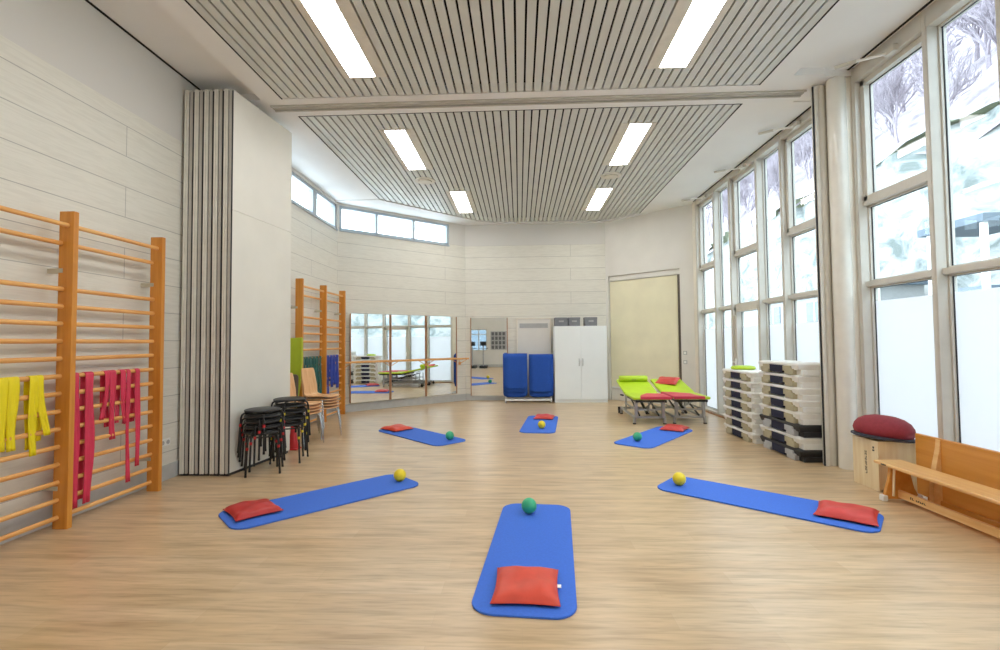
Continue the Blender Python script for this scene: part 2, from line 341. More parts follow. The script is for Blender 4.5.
wh = {(-1, 9.66): 'small far left ceiling light above the mirror wall', (-1, 6.78): 'left ceiling light panel just beyond the partition rail', (-1, 3.8): 'large left ceiling light panel cut by the top edge of the photo', (-1, .92): 'unseen left ceiling light added above the camera', (-1, -1.96): 'unseen left ceiling light added behind the camera',
      (1, 9.66): 'small far right ceiling light near the chamfered wall', (1, 6.78): 'right ceiling light panel just beyond the partition rail', (1, 3.8): 'large right ceiling light panel cut by the top edge of the photo', (1, .92): 'unseen right ceiling light added above the camera', (1, -1.96): 'unseen right ceiling light added behind the camera'}
for a, b, c, d in lamps:
    xm, ym = (a + b) / 2, (c + d) / 2
    t = empty('ceiling_light', (xm, ym, 4.6), 0, wh[(-1 if xm < 0 else 1, c)], 'ceiling light', 'recessed ceiling lights')
    hx, hy = (b - a) / 2, (d - c) / 2
    p_ = (SL1 - SL0) / 56; li = math.floor((a - .05 - SL0 + .0095) / p_) ; ri = math.ceil((b + .05 - SL0 - .0095) / p_)
    lx = SL0 + li * p_ + .0095 - xm; rx = SL0 + ri * p_ - .0095 - xm
    MB().box((-hx, -hy, .004), (hx, hy, .03)).build('diffuser', M['lamp'], t)
    f = MB(); f.box((lx, -hy - .018, 0.002), (-hx, hy + .018, .06)); f.box((hx, -hy - .018, 0.002), (rx, hy + .018, .06)); f.box((-hx, -hy - .02, 0), (hx, -hy, .06)); f.box((-hx, hy, 0), (hx, hy + .02, .06)); f.box((-hx - .02, -hy - .02, .06), (hx + .02, hy + .02, .07))
    f.build('frame', M['lampframe'], t)
for x, y, l in ((-1.77, 8.96, 'round pale ceiling diffuser between the two left lights'), (1.75, 8.9, 'round pale ceiling diffuser between the two right lights')):
    t = empty('ceiling_diffuser', (x, y, 4.606), 0, l, 'air diffuser', 'round ceiling diffusers')
    MB().lathe([(.0, -.03), (.10, -.032), (.12, -.03), (.125, -.02), (.125, 0)], 40).build('disc', M['lampframe'], t, smooth=40)
    MB().lathe([(.15, -.012), (.19, -.012), (.195, 0), (.13, 0)], 40).build('ring', M['lampframe'], t, smooth=40)
# partition rail
t = empty('partition_track', (0, 6.035, 4.6), 0, 'long grey metal track crossing the ceiling between the slat fields', 'track')
f = MB()
for y0, y1, z0 in ((-.075, -.05, -.022), (-.02, -.008, -.016), (.008, .02, -.016), (.05, .075, -.022)): f.box((-3.2, y0, z0), (3.6, y1, 0))
f.build('rail', M['rail'], t, bevel=.002)
MB().box((-3.2, -.05, -.006), (3.6, .05, -.001)).build('channel', M['raild'], t)
# right guide post
t = empty('guide_post', (3.655, 5.86, 0), 0, 'slim grey and dark upright guide at the column by the step stacks', 'guide post')
MB().box((-.055, -.008, 0), (-.04, .012, 4.58)).build('rubber_strip', M['seal'], t, bevel=.003)
MB().box((-.04, -.02, 0), (.0, .035, 4.58)).build('profile', M['prof'], t, bevel=.003)
S(MB().lathe([(.075, 0), (.075, 4.6)], 40, Matrix.Translation((3.715, 5.93, 0))).build('pillar', M['column'], smooth=60))
S(MB().lathe([(.098, 0), (.098, 4.6)], 40, Matrix.Translation((3.815, 5.76, 0))).build('pillar', M['column'], smooth=60))
S(MB().box((3.78, 5.93, 0), (3.96, 6.02, 4.6)).build('trim_2', M['casing'], bevel=.006))
S(MB().box((3.82, 5.70, 0), (3.96, 5.95, 4.6)).build('trim_1', M['casing'], bevel=.006))

# ------------------------------------------------------------------ windows, right side
wn = [0]
def bay(y0, y1, kind, film_z):
    """one window bay between mullions y0<y1; kind: fixed / sash / door"""
    wn[0] += 1; t = S(empty('window_%d' % wn[0], (3.95, 0, 0)))
    fr = MB(); g = .03; D0, D1 = .10, .17
    def ring(a, b, z0, z1, wd, d0, d1):
        fr.box((d0, a, z0), (d1, a + wd, z1)); fr.box((d0, b - wd, z0), (d1, b, z1)); fr.box((d0, a, z0), (d1, b, z0 + wd)); fr.box((d0, a, z1 - wd), (d1, b, z1))
    zt = 4.5
    fr.box((0.0, y0, zt), (.17, y1, 4.68)); fr.box((0, y0, 0), (.17, y1, .05))   # head and sill
    fr.box((.05, y0, 2.10), (.17, y1, 2.16))
    panes = []
    if kind == 'fixed':
        ring(y0, y1, 2.16, zt, .018, D0, D1); ring(y0, y1, .05, 2.1, .018, D0, D1)
        panes = [(.068, 2.085), (2.175, zt - .015)]
    else:
        fr.box((.05, y0, 3.04), (.17, y1, 3.09))
        ring(y0, y1, 3.09, zt, .06, .06, D1); ring(y0, y1, 2.16, 3.04, .018, D0, D1)
        panes = [(3.15, zt - .06), (2.175, 3.025)]
        if kind == 'door': ring(y0, y1, .05, 2.1, .085, .03, D1); panes.append((.13, 2.02))
        else: ring(y0, y1, .05, 2.1, .018, D0, D1); panes.append((.068, 2.085))
    fr.build('frame', M['frame'], t, bevel=.004)
    ga = MB(); 
    for i, (a, b) in enumerate(panes):
        ins = .06 if (kind != 'fixed' and a > 3) else (.085 if (kind == 'door' and a < 1) else .018)
        MB().box((.135, y0 + ins - .004, a), (.141, y1 - ins + .004, b)).build('pane', M['glass'], t)
        sl = MB(); d = .125
        for q in (y0 + ins, y1 - ins - .008): sl.box((d, q, a), (d + .01, q + .008, b))
        sl.box((d, y0 + ins, a), (d + .01, y1 - ins, a + .008)); sl.box((d, y0 + ins, b - .008), (d + .01, y1 - ins, b))
        sl.build('gasket', M['seal'], t)
        if a < 1 and film_z: MB().box((.1335, y0 + ins, a), (.1345, y1 - ins, film_z)).build('frosted_film', M['film'], t)
    if kind == 'door':
        h = MB(); h.box((.005, y1 - .07, 1.0), (.03, y1 - .035, 1.16)); h.tube([(0.015, y1 - .05, 1.1), (-.035, y1 - .05, 1.1), (-.04, y1 - .17, 1.1)], .009)
        h.tube([(.03, y1 - .05, 1.95), (0.005, y1 - .05, 1.95), (0.0, y1 - .05, 2.05)], .012)
        h.build('handle', M['white'], t, smooth=40)
    if kind != 'fixed':
        a = empty('window_opener', (0, 0, 0)); return t, (y0, y1), a
    return t, (y0, y1), None
mull_y = []
def mullion(y0, y1, name='trim'):
    wn.append(0); mb = MB(); mb.box((3.95, y0, 0), (4.13, y1, 4.68)); mb.box((3.945, y0 + .012, 0), (3.95, y1 - .012, 4.68))
    return S(mb.build('trim_%d' % (len(wn) + 1), M['frame'], bevel=.004))
bays = [(9.78, 10.66, 'sash', 1.74), (9.05, 9.71, 'fixed', 1.74), (8.03, 8.98, 'door', 1.74), (7.29, 7.97, 'fixed', 1.74), (6.42, 7.23, 'sash', 1.74),
        (4.71, 5.64, 'sash', 1.93), (4.0, 4.65, 'fixed', 1.93), (2.98, 3.94, 'sash', 1.93), (2.26, 2.92, 'fixed', 1.93), (1.25, 2.2, 'door', 1.93), (.52, 1.19, 'fixed', 1.93), (-.5, .46, 'sash', 1.93), (-1.22, -.56, 'fixed', 1.93), (-2.24, -1.28, 'sash', 1.93), (-3.0, -2.3, 'fixed', 1.93), (-3.94, -3.06, 'sash', 1.93)]
oplab = {9.78: 'farthest window opener arm, by the far right corner', 8.03: 'window opener arm above the glazed door', 6.42: 'window opener arm just beyond the column', 4.71: 'nearest window opener arm, on the photo side of the column'}
for a, b, k, fz in bays:
    t, yy, op = bay(a, b, k, fz)
    if op is not None:
        op.location = (3.95, yy[0] + .35, 4.56); ym = 0
        tag(op, oplab.get(a, 'window opener arm outside the photo frame'), 'window opener', 'window opener arms at the ceiling')
        MB().tube([(-.30, .30, .0), (-.02, .02, -.05)], .022, 8, sq=(1, .6)).build('arm', M['white'], op, smooth=40)
        MB().tube([(-.36, .36, .0), (-.22, .22, -.012)], .03, 8, sq=(1, .6)).build('sleeve', M['frame'], op, smooth=40)
        MB().box((-.05, -.07, -.07), (.01, .07, .0)).build('bracket', M['frame'], op, bevel=.006)
edges = [10.73] + [v for a, b, _, _ in bays[:5] for v in (b, a)] + [6.38]
for i in range(0, len(edges), 2): mullion(edges[i + 1], edges[i])
edges = [5.70] + [v for a, b, _, _ in bays[5:] for v in (b, a)] + [YB]
for i in range(0, len(edges), 2): mullion(edges[i + 1], edges[i])
S(MB().box((3.90, 6.38, 0), (3.95, 10.73, .02)).build('trim_80', M['copper'], bevel=.003))

# clerestory windows, left and angled wall
def clerestory(name, A, B, x0, x1, cuts, z0=3.99, z1=4.54, out=1, mw=.03):
    A_ = Vector((*A, 0)); a = math.atan2(B[1] - A[1], B[0] - A[0]); t = S(empty(name, A_, a)); fr = MB(); w = .06
    fr.box((x0, .02, z0), (x1, .12, z0 + w)); fr.box((x0, .02, z1 - w), (x1, .12, z1)); xs = [x0] + list(cuts) + [x1]
    fr.box((x0, .02, z0), (x0 + w, .12, z1)); fr.box((x1 - w, .02, z0), (x1, .12, z1))
    for c in cuts: fr.box((c - mw, .02, z0), (c + mw, .12, z1))
    fr.build('frame', flat('blue_grey_frame', (178, 190, 200), .4) if 'bgf' not in M else M['bgf'], t, bevel=.004)
    for i in range(len(xs) - 1): MB().box((xs[i] + .03, .075, z0 + .03), (xs[i + 1] - .03, .08, z1 - .03)).build('pane', M['glass'], t)
    s = MB(); s.box((x0 - .0, -.03, z0 - .025), (x1, .02, z0)); s.build('sill', M['bgf'], t, bevel=.003)
    return t
M['bgf'] = flat('blue_grey_frame', (176, 188, 198), .4)
clerestory('window_50', LA, LB, 6.7 - YB, 10.17 - YB, [7.35 - YB, 8.05 - YB, 9.1 - YB], mw=.09)
clerestory('window_51', LB, AB, .04, 2.88, [.92, 1.88], mw=.03)

# ------------------------------------------------------------------ folding partition
def panel(i):
    x0 = -3.92 + i * .1195; t = empty('partition_panel', (x0, 5.38, 0), 0, None, 'movable wall panel', 'folded movable wall panels')
    lab = ['movable wall panel folded nearest to the board wall', 'movable wall panel second from the board wall', 'middle movable wall panel of the folded five', 'movable wall panel fourth from the board wall', 'outermost movable wall panel, its broad cream face to the room'][i]
    t['label'] = lab; W = .112; t.rotation_euler.z = -.026 * i
    mb = MB(); 
    if i == 4:
        mb.box((.016, .012, .03), (W + .002, 1.20, 3.07)); mb.box((.016, .012, 3.075), (W + .002, 1.20, 4.5)); mb.box((.02, .02, 3.05), (W - .004, 1.15, 3.08))
    else: mb.box((.012, .012, .03), (W - .012, 1.16, 4.5))
    mb.build('panel_body', M['panel'], t, bevel=.003)
    e = MB(); e.box((0.005, -.012, .02), (.028, .02, 4.51)); e.box((.031, -.008, .02), (.054, .02, 4.51)); e.box((.005, -.002, .02), (.054, .02, 4.50)); e.build('edge_profile', M['prof'], t, bevel=.005, seg=3)
    e = MB(); e.box((.063, -.002, .02), (.099, .02, 4.51)); e.build('inner_profile', M['profd'], t, bevel=.006, seg=3)
    e = MB(); e.box((.054, .004, .02), (.063, .02, 4.49)); e.box((.099, .004, 0.0), (.1125, .02, 4.49)); e.box((0, .004, 0.0), (.005, .02, 4.5)); e.box((0, .0, 0.0), (W, 1.16, .03)); e.build('seal', M['seal'], t)
    MB().tube([(.07, .5, 4.5), (.07, .5, 4.545)], .02, 10).build('trolley', M['alu'], t)
for i in range(5): panel(i)

# ------------------------------------------------------------------ wall bars
ZR = [2.51, 2.36, 1.975, 1.83, 1.685, 1.54, 1.395, 1.25, 1.105, .96, .815, .67, .525, .38, .235, .095]
def wall_bars(ys, label):
    t = empty('wall_bars', (-3.80, ys[0], 0), 0, label, 'wall bars', 'wooden wall bars on the left wall')
    y0 = ys[0]
    for y in ys:
        MB().box((-.042, y - y0, 0), (.085, y - y0 + .048, 2.63)).build('post', M['bar'], t, bevel=.004)
        p = MB()
        for z in (2.13, .33): p.box((-.15, y - y0 + .01, z - .02), (-.042, y - y0 + .035, z + .02)); p.box((-.05, y - y0 - .004, z - .018), (-.0, y - y0, z + .018))
        p.build('bracket', M['rungd'], t, bevel=.002)
    for k in range(len(ys) - 1):
        for j, z in enumerate(ZR):
            xo = .035 if j == 0 else (-.02 if j == 1 else 0.0)
            MB().tube([(xo, ys[k] - y0 + .03, z), (xo, ys[k + 1] - y0 + .018, z)], .0185, 12, sq=(.85, 1.05)).build('rung', M['rung'], t, smooth=40)
    return t
wall_bars([1.80, 2.80, 3.81, 4.80], 'near honey wooden wall bars with yellow and red bands over a rung')
wall_bars([8.03, 9.03, 10.02], 'far honey wooden wall bars with green and blue bands beside the mirrors')

def band(y, wd, drop_f, drop_b, m_, label, cat_group, seed, z=1.25, x=-3.80, sway=.01, lean=0, dirx=1, slack=.0):
    """a stretched latex band folded over a rung: front strand and back strand"""
    rnd = random.Random(seed); prof = []
    n = 14
    for i in range(n, -1, -1):
        q = i / n; prof.append((.024 + .012 * math.sin(q * 3 + seed) * q, -drop_f * q, lean * q * q + sway * math.sin(q * 5 + seed) * q))
    for i in range(1, 6): q = PI * i / 6; prof.append((.022 * math.cos(q), .022 * math.sin(q), 0))
    for i in range(0, n + 1):
        q = i / n; prof.append((-.024 - .01 * math.sin(q * 2.2 + seed) * q, -drop_b * q, -lean * .6 * q + sway * math.cos(q * 4 + seed) * q * .8 + slack * q))
    rows = []
    for (px, pz, py) in prof:
        row = []
        for j in range(7):
            s = j / 6 - .5; row.append((px + .006 * math.sin(j * 1.9 + seed + pz * 6) * min(1, abs(pz) * 5), py + s * wd * (1 + .12 * math.sin(pz * 7 + seed)), pz + .0))
        rows.append(row)
    mb = MB(); mb.sheet(rows)
    o = mb.build('exercise_band', m_, loc=(x, y, z), smooth=60, solid=.0025)
    tag(o, label, 'exercise band', cat_group); return o
gy = 'yellow exercise bands over the near wall bars'; gp = 'red exercise bands over the near wall bars'
band(3.34, .10, .52, .50, M['yellow'], 'yellow exercise band at the very left edge of the photo', gy, 1)
band(3.425, .075, .53, .45, M['yellow'], 'broad yellow exercise band right beside the leftmost one', gy, 2)
band(3.575, .065, .60, .55, M['yellow'], 'longest yellow exercise band hanging straight, nearer the post', gy, 3)
band(3.625, .055, .46, .50, M['yellow'], 'curved yellow exercise band, the one closest to the near post', gy, 4, lean=.05, slack=.06)
band(3.925, .07, 1.12, 1.0, M['pink'], 'long red exercise band hanging right against the near post', gp, 5)
band(4.055, .085, 1.11, 1.08, M['pink'], 'second long red exercise band from the near post', gp, 6)
band(4.235, .05, .42, .40, M['pink'], 'short narrow red exercise band, third from the near post', gp, 7, lean=-.04)
band(4.295, .065, .62, .5, M['pink'], 'medium red exercise band in the middle of the bay', gp, 8, lean=.02)
band(4.41, .055, .50, .48, M['pink'], 'short red exercise band left of the long thin one', gp, 9, lean=.04)
band(4.475, .045, 1.06, .5, M['pink'], 'long thin red exercise band near the second post', gp, 10)
band(4.585, .06, .93, .5, M['pink'], 'red exercise band closest to the second post', gp, 11)
gg = 'green exercise bands over the far wall bars'; gb = 'blue exercise bands over the far wall bars'
for i, (y, wd, a, b) in enumerate(((8.22, .12, .78, .7), (8.36, .10, .95, .7), (8.50, .12, .82, .8), (8.64, .11, 1.0, .9), (8.78, .13, .98, .8), (8.92, .09, .92, .7))):
    band(y, wd, a, b, M['green'], 'dark green exercise band in the bunch on the far wall bars', gg, 20 + i)
for i, (y, wd, a, b) in enumerate(((9.20, .12, .90, .85), (9.31, .10, .86, .6), (9.46, .14, .62, .5), (9.60, .12, .58, .6), (9.76, .14, .66, .5))):
    band(y, wd, a, b, M['blue'], 'blue exercise band in the bunch on the far wall bars', gb, 40 + i)

# ------------------------------------------------------------------ mats, pillows, balls
def mat_(x, y, th, label):
    o = MB().prism(rrect(1.80, .60, .135, 8), 0, .014).build('exercise_mat', M['mat'], loc=(x, y, 0), rot=(0, 0, th), bevel=.004)
    tag(o, label, 'exercise mat', 'blue mats laid out in a ring on the floor')
def pillow_mesh(a, b, h, seed):
    rnd = random.Random(seed); n = 22; top = []; bot = []
    ph = [rnd.uniform(0, 6) for _ in range(6)]
    for i in range(n + 1):
        u = -1 + 2 * i / n; rt_, rb_ = [], []
        for j in range(n + 1):
            v = -1 + 2 * j / n
            px = a * u * (1 - .07 * (1 - v * v)); py = b * v * (1 - .07 * (1 - u * u))
            e = (max(0, 1 - u ** 4) * max(0, 1 - v ** 4)) ** .45
            wr = .10 * math.sin(3.1 * u + ph[0] + 2 * v) + .07 * math.sin(5 * v + ph[1] - 3 * u) + .05 * math.sin(9 * u * v + ph[2])
            z = h * e * (.85 + wr); rt_.append((px, py, h * .28 + z * .85)); rb_.append((px, py, h * .28 - h * .28 * e))
        top.append(rt_); bot.append(rb_)
    mb = MB(); mb.sheet(top); mb.sheet(bot)
    return mb
def pillow(x, y, z, th, label, m_='red', rot=None, a=.20, b=.19, seed=1, wtag=False, h=.068):
    t = empty('bead_pillow', (x, y, z), th, label, 'pillow', 'red pillows on the mats'); 
    if rot: t.rotation_euler = rot
    c = pillow_mesh(a, b, h, seed).build('cover', M[m_], t, smooth=70)
    pts = [];
    for i in range(40):
        q = i / 40 * 4; k = int(q); f = -1 + 2 * (q - k); u, v = [(f, -1), (1, f), (-f, 1), (-1, -f)][k]
        pts.append((a * u * (1 - .07 * (1 - v * v)), b * v * (1 - .07 * (1 - u * u)), h * .28))
    MB().tube(pts, .0035, 6, closed=True).build('seam', M[m_], t, smooth=60)
    if wtag: MB().box((a * .93, .0, .012), (a * 1.07, .035, .016)).build('care_tag', M['tag'], t)
    return t
def ball(x, y, z, col, label):
    r = .066; mb = MB(); n = 24
    o = mb.lathe([(max(.0005, r * math.sin(PI * i / n)), -r * math.cos(PI * i / n)) for i in range(n + 1)], 32).build('exercise_ball', M['ballg' if col == 'green' else 'bally'], loc=(x, y, z + r), smooth=80)
    tag(o, label, 'ball', 'small balls on the mats')
mat_(.073, 3.545, 1.489, 'blue exercise mat in the centre foreground, closest to the camera')
mat_(2.222, 4.60, 2.451, 'long blue exercise mat on the right, in front of the bench')
mat_(-1.873, 4.62, .785, 'long blue exercise mat on the left, in front of the black stools')
mat_(-1.63, 7.73, 2.36, 'blue exercise mat at the back left, in front of the mirrors')
mat_(2.12, 7.62, .90, 'blue exercise mat at the back right, in front of the treatment couches')
mat_(.37, 8.79, 1.46, 'blue exercise mat at the back centre, in front of the white cabinet')
Z = .0145
pillow(.028, 2.93, Z, -.05, 'red pillow with a white tag on the centre foreground mat', 'reda', seed=1, wtag=True, b=.21, a=.195)
pillow(2.75, 4.20, Z, 2.451 + .05, 'red pillow on the right end of the long mat before the bench', 'red', seed=2, a=.215, b=.21)
pillow(-2.38, 4.20, Z, .80, 'dark red pillow on the left end of the left front mat', 'redb', seed=3, b=.2, a=.19)
pillow(-2.12, 8.19, Z, 2.45, 'flat red pillow on the back left mat before the mirrors', 'reda', seed=4, a=.22)
pillow(2.58, 8.15, Z, 1.0, 'red pillow on the back right mat before the couches', 'red', seed=5, a=.22)
pillow(.47, 9.36, Z, 1.4, 'red pillow on the far centre mat before the cabinet', 'red', seed=6)
ball(.07, 4.20, .014, 'green', 'green ball on the far end of the centre foreground mat')
ball(1.63, 5.03, .014, 'yellow', 'yellow ball on the left end of the right front mat')
ball(-1.30, 5.14, .014, 'yellow', 'yellow ball on the right end of the left front mat')
ball(-1.08, 7.32, .014, 'green', 'green ball on the back left mat before the mirrors')
ball(1.74, 7.22, .014, 'green', 'green ball on the back right mat before the couches')
ball(.37, 8.27, .014, 'yellow', 'yellow ball on the far centre mat')

# ------------------------------------------------------------------ stools
def stool(x, y, z, rz, col, label, group):
    t = empty('stacking_stool', (x, y, z), rz, label, 'stool', group); H = .48
    MB().lathe([(.0, H - .022), (.165, H - .022), (.188, H - .018), (.196, H - .006), (.192, H + .006), (.17, H + .012), (0, H + .013)], 40).build('seat', M['blks'], t, smooth=50)
    for k in range(4):
        a = PI / 4 + k * PI / 2; c, s = math.cos(a), math.sin(a)
        pts = [(c * .10, s * .10, H - .032), (c * .19, s * .19, H - .032), (c * .215, s * .215, H - .05), (c * .225, s * .225, H - .085), (c * .25, s * .25, .008)]
        lg = MB().tube(pts, .0115, 8).build('leg', M['blk'], t, smooth=50)
        MB().tube([(c * .25, s * .25, 0), (c * .2488, s * .2488, .025)], .0135, 8).build('foot_cap', M['blk'], lg, smooth=50)
        MB().tube([(c * .228, s * .228, H - .15), (c * .2305, s * .2305, H - .18)], .0155, 8).build('buffer', M[col], lg, smooth=50)
    MB().tube([(math.cos(q) * .17, math.sin(q) * .17, H - .048) for q in [2 * PI * i / 28 for i in range(28)]], .009, 6, closed=True).build('ring', M['blk'], t, smooth=50)
    return t
pos = ['bottom', 'second lowest', 'middle', 'second highest', 'topmost']
for i in range(5):
    stool(-3.04, 5.55, i * .063, .55 + i * .2, 'redc', '%s black round stool of the nearer stack by the partition' % pos[i], 'black stools in the nearer stack')
for i in range(5):
    stool(-2.98, 6.10, i * .078, .15 + i * .2, 'yelc', '%s black round stool of the farther stack by the partition' % pos[i], 'black stools in the farther stack')

# ------------------------------------------------------------------ shell chairs
def chair(x, y, z, rz, label, group):
    t = empty('shell_chair', (x, y, z), rz, label, 'chair', group); t.scale = (1, 1, 1.08)   # faces +X
    prof = [(.25, .435), (.22, .45), (.10, .447), (-.05, .437), (-.14, .44), (-.185, .47), (-.205, .52), (-.215, .60), (-.235, .72), (-.255, .84), (-.26, .86)]
    wds = [.17, .19, .20, .20, .19, .175, .16, .155, .175, .17, .14]; rows = []
    for (px, pz), wd in zip(prof, wds):
        rows.append([(px + .012 * (s * s) * (1 if pz > .5 else 0), s * wd, pz + .012 * s * s * (1 if pz < .5 else 0)) for s in (-1, -.8, -.5, 0, .5, .8, 1)])
    MB().sheet(rows).build('seat_shell', M['ply'], t, solid=.012, sub=1)
    for sx in (1, -1):
        for sy in (1, -1):
            MB().tube([(sx * .10, sy * .15, .425), (sx * .15, sy * .18, .415), (sx * .175, sy * .20, .38), (sx * .23, sy * .225, .0)], .010, 8).build('leg', M['chrome'], t, smooth=50)
    f = MB()
    for sy in (1, -1): f.tube([(-.12, sy * .15, .425), (.12, sy * .15, .425)], .010, 8)
    f.tube([(.08, -.15, .42), (.08, .15, .42)], .010, 8); f.tube([(-.1, -.15, .42), (-.1, .15, .42)], .010, 8); f.build('under_frame', M['chrome'], t, smooth=50)
    return t
for i in range(5): chair(-3.22, 7.62, i * .045, -.34 + i * .03, '%s beech shell chair of the stack before the far wall bars' % ['bottom', 'second lowest', 'middle', 'second highest', 'topmost'][i], 'beech chairs in the farther stack')
for i in range(4): chair(-3.26, 7.02, i * .045, -.22 + i * .03, '%s beech shell chair of the stack half hidden by the partition' % ['bottom', 'second lowest', 'second highest', 'topmost'][i], 'beech chairs in the nearer stack')

# leaning mats, board and cone behind the stools
o = MB().prism([(-.12, 0), (-.02, 0), (.10, .85), (.13, 1.2), (.13, 1.61), (-.12, 1.6)], -.035, .035, axis='y').build('folded_mat', M['limed'], loc=(-3.775, 7.88, 0), rot=(0, 0, .1), bevel=.015)
tag(o, 'olive green mat standing upright at the first far wall-bar post', 'folded mat')
o = MB().prism(rrect(.20, 1.02, .05, 5, 0, .51), -.02, .02, axis='y').build('leaning_mat', M['brown'], loc=(-3.60, 7.40, 0.0), rot=(-.05, 0, .3), bevel=.008)
tag(o, 'taupe brown mat leaning behind the beech chairs', 'folded mat')
o = MB().box((-.15, -.012, 0), (.15, .012, .55)).build('white_board', M['white'], loc=(-3.42, 6.78, 0), rot=(0, 0, .15), bevel=.004)
tag(o, 'narrow white board standing behind the stool stacks', 'board')
t = empty('marker_cone', (-3.24, 6.74, 0), 0, 'slim red marker cone on the floor behind the stools', 'cone')
MB().box((-.085, -.085, 0), (.085, .085, .02)).build('base', M['redc'], t, bevel=.006)
MB().lathe([(.07, .02), (.02, .42), (.012, .43)], 24).build('body', M['redc'], t, smooth=40)

# ------------------------------------------------------------------ mirrors and barre
aa = math.atan2(AB[1] - LB[1], AB[0] - LB[0]); LBv = Vector((*LB, 0))
def mirror(x0, x1, z0, z1, base, rot, label, group=None):
    t = empty('wall_mirror', base, rot, label, 'mirror', group)
    MB().box((x0 + .012, -.022, z0), (x1 - .012, -.016, z1)).build('glass', M['mirror'], t)
    MB().box((x0 + .005, -.016, z0), (x1 - .005, -.002, z1)).build('backing', M['white'], t)
    for x in (x0, x1 - .02): MB().box((x, -.034, z0), (x + .02, -.002, z1)).build('edge_strip', M['copper'], t, bevel=.003)
g_ = 'mirrors on the angled wall'
mirror(.25, 1.21, .20, 2.16, LBv + Vector((math.sin(aa), -math.cos(aa), 0)) * .075, aa + .024, 'left wall mirror of three, beside the far wall bars', g_)
mirror(1.22, 2.16, .20, 2.16, LBv + Vector((math.sin(aa), -math.cos(aa), 0)) * .075, aa + .024, 'middle wall mirror behind the wooden barre', g_)
mirror(2.17, 3.08, .20, 2.16, LBv + Vector((math.sin(aa), -math.cos(aa), 0)) * .075, aa + .024, 'right wall mirror of three, nearest the far wall corner', g_)
mirror(-1.27 + 1.4, -.30 + 1.4, .12, 2.14, Vector((*AB, 0)), 0, 'single narrow wall mirror left of the mat trolley')
t = empty('ballet_barre', LBv, aa, 'wooden barre on brackets running across the mirrors', 'barre')
MB().tube([(.06, -.20, 1.09), (3.32, -.20, 1.09)], .021, 14).build('handrail', M['rung'], t, smooth=40)
for x in (.12, 1.215, 2.165, 3.15):
    b = MB(); b.tube([(x - .12, -.20, 1.07), (x, -.05, .96), (x + .12, -.20, 1.07)], .009, 8); b.box((x - .03, -.06, .93), (x + .03, -.034, 1.0)); b.build('bracket', M['rung'], t, smooth=40)
def on_ang(s, d): return LBv + Vector((math.cos(aa), math.sin(aa), 0)) * s + Vector((math.sin(aa), -math.cos(aa), 0)) * d

# ------------------------------------------------------------------ back wall: shutter, cabinet, boxes, mat trolley
t = empty('roller_shutter', (-.05, 12.37, 0), 0, 'flat white wall panel with a grey strip behind the blue mats', 'wall panel')
MB().box((.0, -.015, .18), (.85, .02, 2.1)).build('panel', M['wallp'], t, bevel=.004)
MB().box((.06, -.022, 1.86), (.79, -.014, 1.98)).build('grey_strip', M['greyl'], t, bevel=.002)
f = MB(); f.box((-.02, -.03, .18), (.01, .02, 2.12)); f.box((.84, -.03, .18), (.87, .02, 2.12)); f.box((-.02, -.03, 2.09), (.87, .02, 2.12)); f.build('frame', M['casing'], t, bevel=.003)
t = empty('cabinet', (.865, 11.84, 0), 0, 'tall white two-door cabinet against the far wall', 'cabinet')
MB().box((0, 0, .07), (1.29, .42, 1.885)).build('body', M['cab'], t, bevel=.003)
MB().box((.0, .01, 0), (1.29, .40, .07)).build('plinth', M['cab'], t)
for x0, x1, hx in ((.008, .641, .60), (.649, 1.282, .69)):
    d = MB().box((x0, -.02, .08), (x1, -.001, 1.875)).build('door', M['cab'], t, bevel=.003)
    MB().tube([(hx, -.02, .90), (hx, -.05, .92), (hx, -.05, 1.06), (hx, -.02, 1.08)], .007, 8).build('handle', M['alud'], d, smooth=40)
for i, (x0, x1, l) in enumerate(((.88, 1.21, 'left grey storage box on the white cabinet'), (1.22, 1.52, 'middle grey storage box on the white cabinet'), (1.62, 1.94, 'right grey storage box on the white cabinet'))):
    t = empty('storage_box', ((x0 + x1) / 2, 12.02, 1.885), 0, l, 'box', 'grey boxes on the cabinet'); h = (x1 - x0) / 2 - .01
    MB().box((-h, -.15, 0), (h, .15, .19)).build('body', M['grey'], t, bevel=.006)
    MB().box((-h - .004, -.155, .17), (h + .004, .155, .215)).build('lid', M['grey'], t, bevel=.004)
    MB().box((-.06, -.16, .10), (.06, -.15, .14)).build('label_holder', M['greyl'], t)
